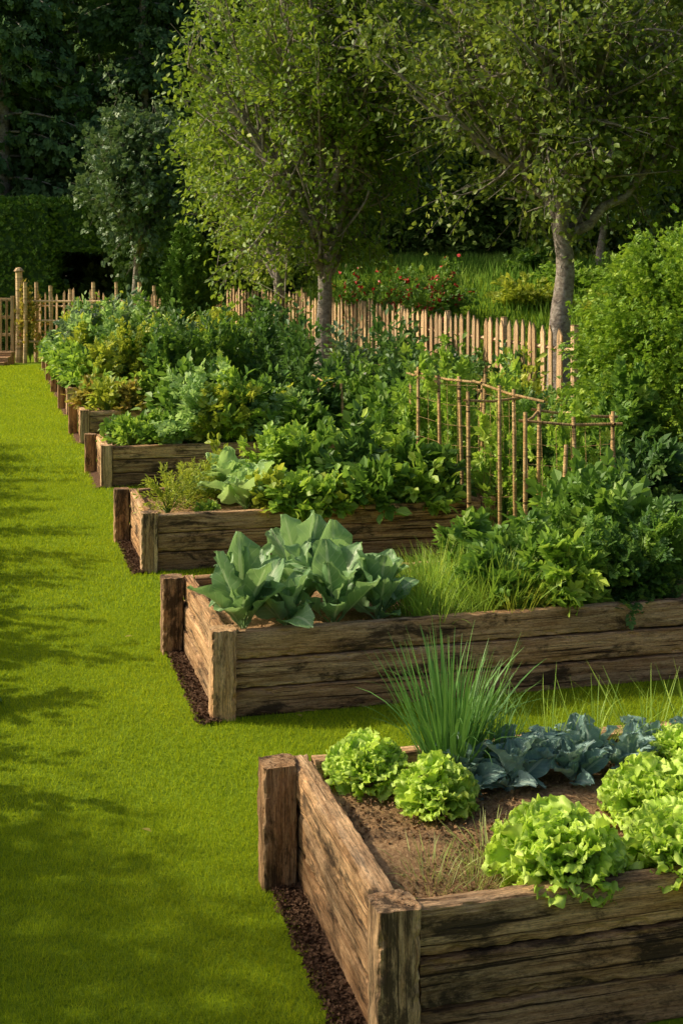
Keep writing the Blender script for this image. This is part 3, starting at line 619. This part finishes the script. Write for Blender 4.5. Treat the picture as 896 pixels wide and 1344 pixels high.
def trellis(name,posts,bars,net):
    e=empty(name); mb=MB()
    for (x,y,h) in posts:
        q=rng.normal(size=2)*.03; tube(mb,[(x,y,0),(x+q[0]*.5,y,h*.5),(x+q[0],y+q[1],h),(x+q[0],y+q[1],h+.001)],[.018,.017,.015,.002],7,rnd=rng.random()*9)
    for p,q in bars: 
        p=np.array(p,float);q=np.array(q,float); dd=nrm(q-p)*.06; tube(mb,[p-dd,(p+q)/2+[0,0,-.02],q+dd],.012,6,rnd=rng.random()*9)
    mb.obj('canes',[M['cane']],parent=e)
    mb=MB()
    for (p,q,h0,h1) in net:
        p=np.array(p);q=np.array(q)
        for s in np.linspace(0,1,7):
            a=p+(q-p)*s; tube(mb,[(a[0],a[1],h0),(a[0]+.01,a[1],(h0+h1)/2),(a[0],a[1],h1)],.0022,3)
        for z in np.linspace(h0,h1,6): tube(mb,[(p[0],p[1],z),((p[0]+q[0])/2,(p[1]+q[1])/2,z-.03),(q[0],q[1],z)],.0022,3)
    mb.obj('string_netting',[M['cane']],parent=e)
trellis('cane_trellis',[(1.37,9.4,1.34),(1.52,9.8,1.36),(2.02,9.4,1.30),(2.12,10.0,1.28),(1.55,9.0,1.15),(1.75,9.4,1.3)],
  [((1.37,9.4,1.27),(2.02,9.4,1.25)),((1.37,9.4,1.27),(1.52,9.8,1.31)),((2.02,9.4,1.25),(2.12,10.0,1.24)),((1.52,9.8,1.31),(2.12,10.,1.24))],[((1.37,9.4),(2.02,9.4),.5,1.25)])
trellis('cane_trellis',[(1.18,11,1.5),(.72,11.9,1.5),(1.3,10.4,1.45),(1.25,11.8,1.4),(.68,12.4,1.45),(1.1,11.4,1.45),(1.05,10.4,1.4),(1.45,10.6,1.4),(.9,11.5,1.45)],
  [((.72,11.9,1.45),(1.18,11,1.43)),((1.18,11,1.43),(1.62,10.4,1.33)),((.72,11.9,1.45),(.68,12.4,1.40)),((.68,12.4,1.40),(1.25,11.8,1.3)),((1.05,10.4,1.33),(1.45,10.6,1.33))],[((.72,11.9),(1.18,11.0),.5,1.4),((1.18,11.0),(1.45,10.6),.5,1.35)])
trellis('cane_trellis',[(-.1,15.5,1.1),(-.35,16.2,1.15),(.05,15,1.1),(-.3,15.2,1.1)],[((-.35,16.2,1.1),(-.1,15.5,1.05))],[])
for x,y,h in [(1.0,11.6,1.6),(.75,12.1,1.55),(1.4,10.9,1.5),(1.75,9.9,1.38),(1.3,11.9,1.5)]: bush('runner_bean',x,y,0,.34,.25,h,24,16,.09,PALM,'light',low=.5)

def meadow():
    mb=MB(); n=30000; x=rng.uniform(-2,14,n); y=rng.uniform(26,47,n); fx=2.95-(y-16.2)/12.8*3.9; k=(x>fx+.4); x,y=x[k],y[k]; n=len(x)
    P=np.stack([x,y,hgt(x,y)],-1); scatter(mb,(BLADE[0]*[.09,1,1],BLADE[1],BLADE[2]),P,rng.normal(size=(n,3))*[.3,.3,0]+[0,0,1],rng.normal(size=(n,3))*[1,1,0],rng.uniform(.2,.5,n),np.clip(.5+.3*np.sin(x*1.3)*np.sin(y*.9)+rng.normal(size=n)*.2,0,1))
    mb.obj('meadow_grass',[M['meadow']],smooth=False)
meadow()
for x,y,r,h in [(.9,31,.9,1.5),(2.0,32,1.,1.5),(1.4,34,1.,1.6),(2.6,35.5,1.1,1.5),(0.2,33,.9,1.6)]:
    bush('red_flowering_rose',x,y,float(hgt(x,y)),r,r,h,60,28,.14,SPRIG,'mid',fl='flower',nf=190,fs=.11,off=.08,var=.3)
for x,y in [(5.5,37),(7,39),(8.,36),(6.5,42)]: bush('meadow_shrub',x,y,float(hgt(x,y)),1.1,1.,.8,60,24,.18,SPRIG,['mid','light','yellow'][int(x)%3],off=.07,var=.3)

# ------------------------------------------------ light, world, camera
sun=np.array([-.78,.14,.60]); sun/=np.linalg.norm(sun)
L=bpy.data.lights.new('sun','SUN'); L.energy=5.0; L.angle=math.radians(.6); L.color=(1,.89,.69)
lo=bpy.data.objects.new('sun',L); COL.objects.link(lo); lo.rotation_euler=Vector(sun).to_track_quat('Z','Y').to_euler(); lo.location=(-10,-5,15)
w=bpy.data.worlds.new('World'); scene.world=w; w.use_nodes=True; nt=w.node_tree; bg=nt.nodes['Background']
sky=nt.nodes.new('ShaderNodeTexSky'); sky.sky_type='NISHITA'; sky.sun_disc=False; sky.sun_elevation=math.asin(sun[2]); sky.sun_rotation=math.atan2(sun[0],sun[1])%(2*math.pi); sky.dust_density=5.0
nt.links.new(sky.outputs[0],bg.inputs[0]); bg.inputs[1].default_value=.145
cam=bpy.data.cameras.new('camera'); co=bpy.data.objects.new('camera',cam); COL.objects.link(co); scene.camera=co
co.location=(0,0,2.3); co.rotation_euler=(math.radians(90),0,0); cam.sensor_fit='VERTICAL'; cam.sensor_height=36; cam.sensor_width=24; cam.lens=44.57; cam.shift_y=-.2247; cam.clip_end=1000; cam.clip_start=.05
scene.view_settings.view_transform='Standard'; scene.view_settings.look='None'; scene.view_settings.exposure=0
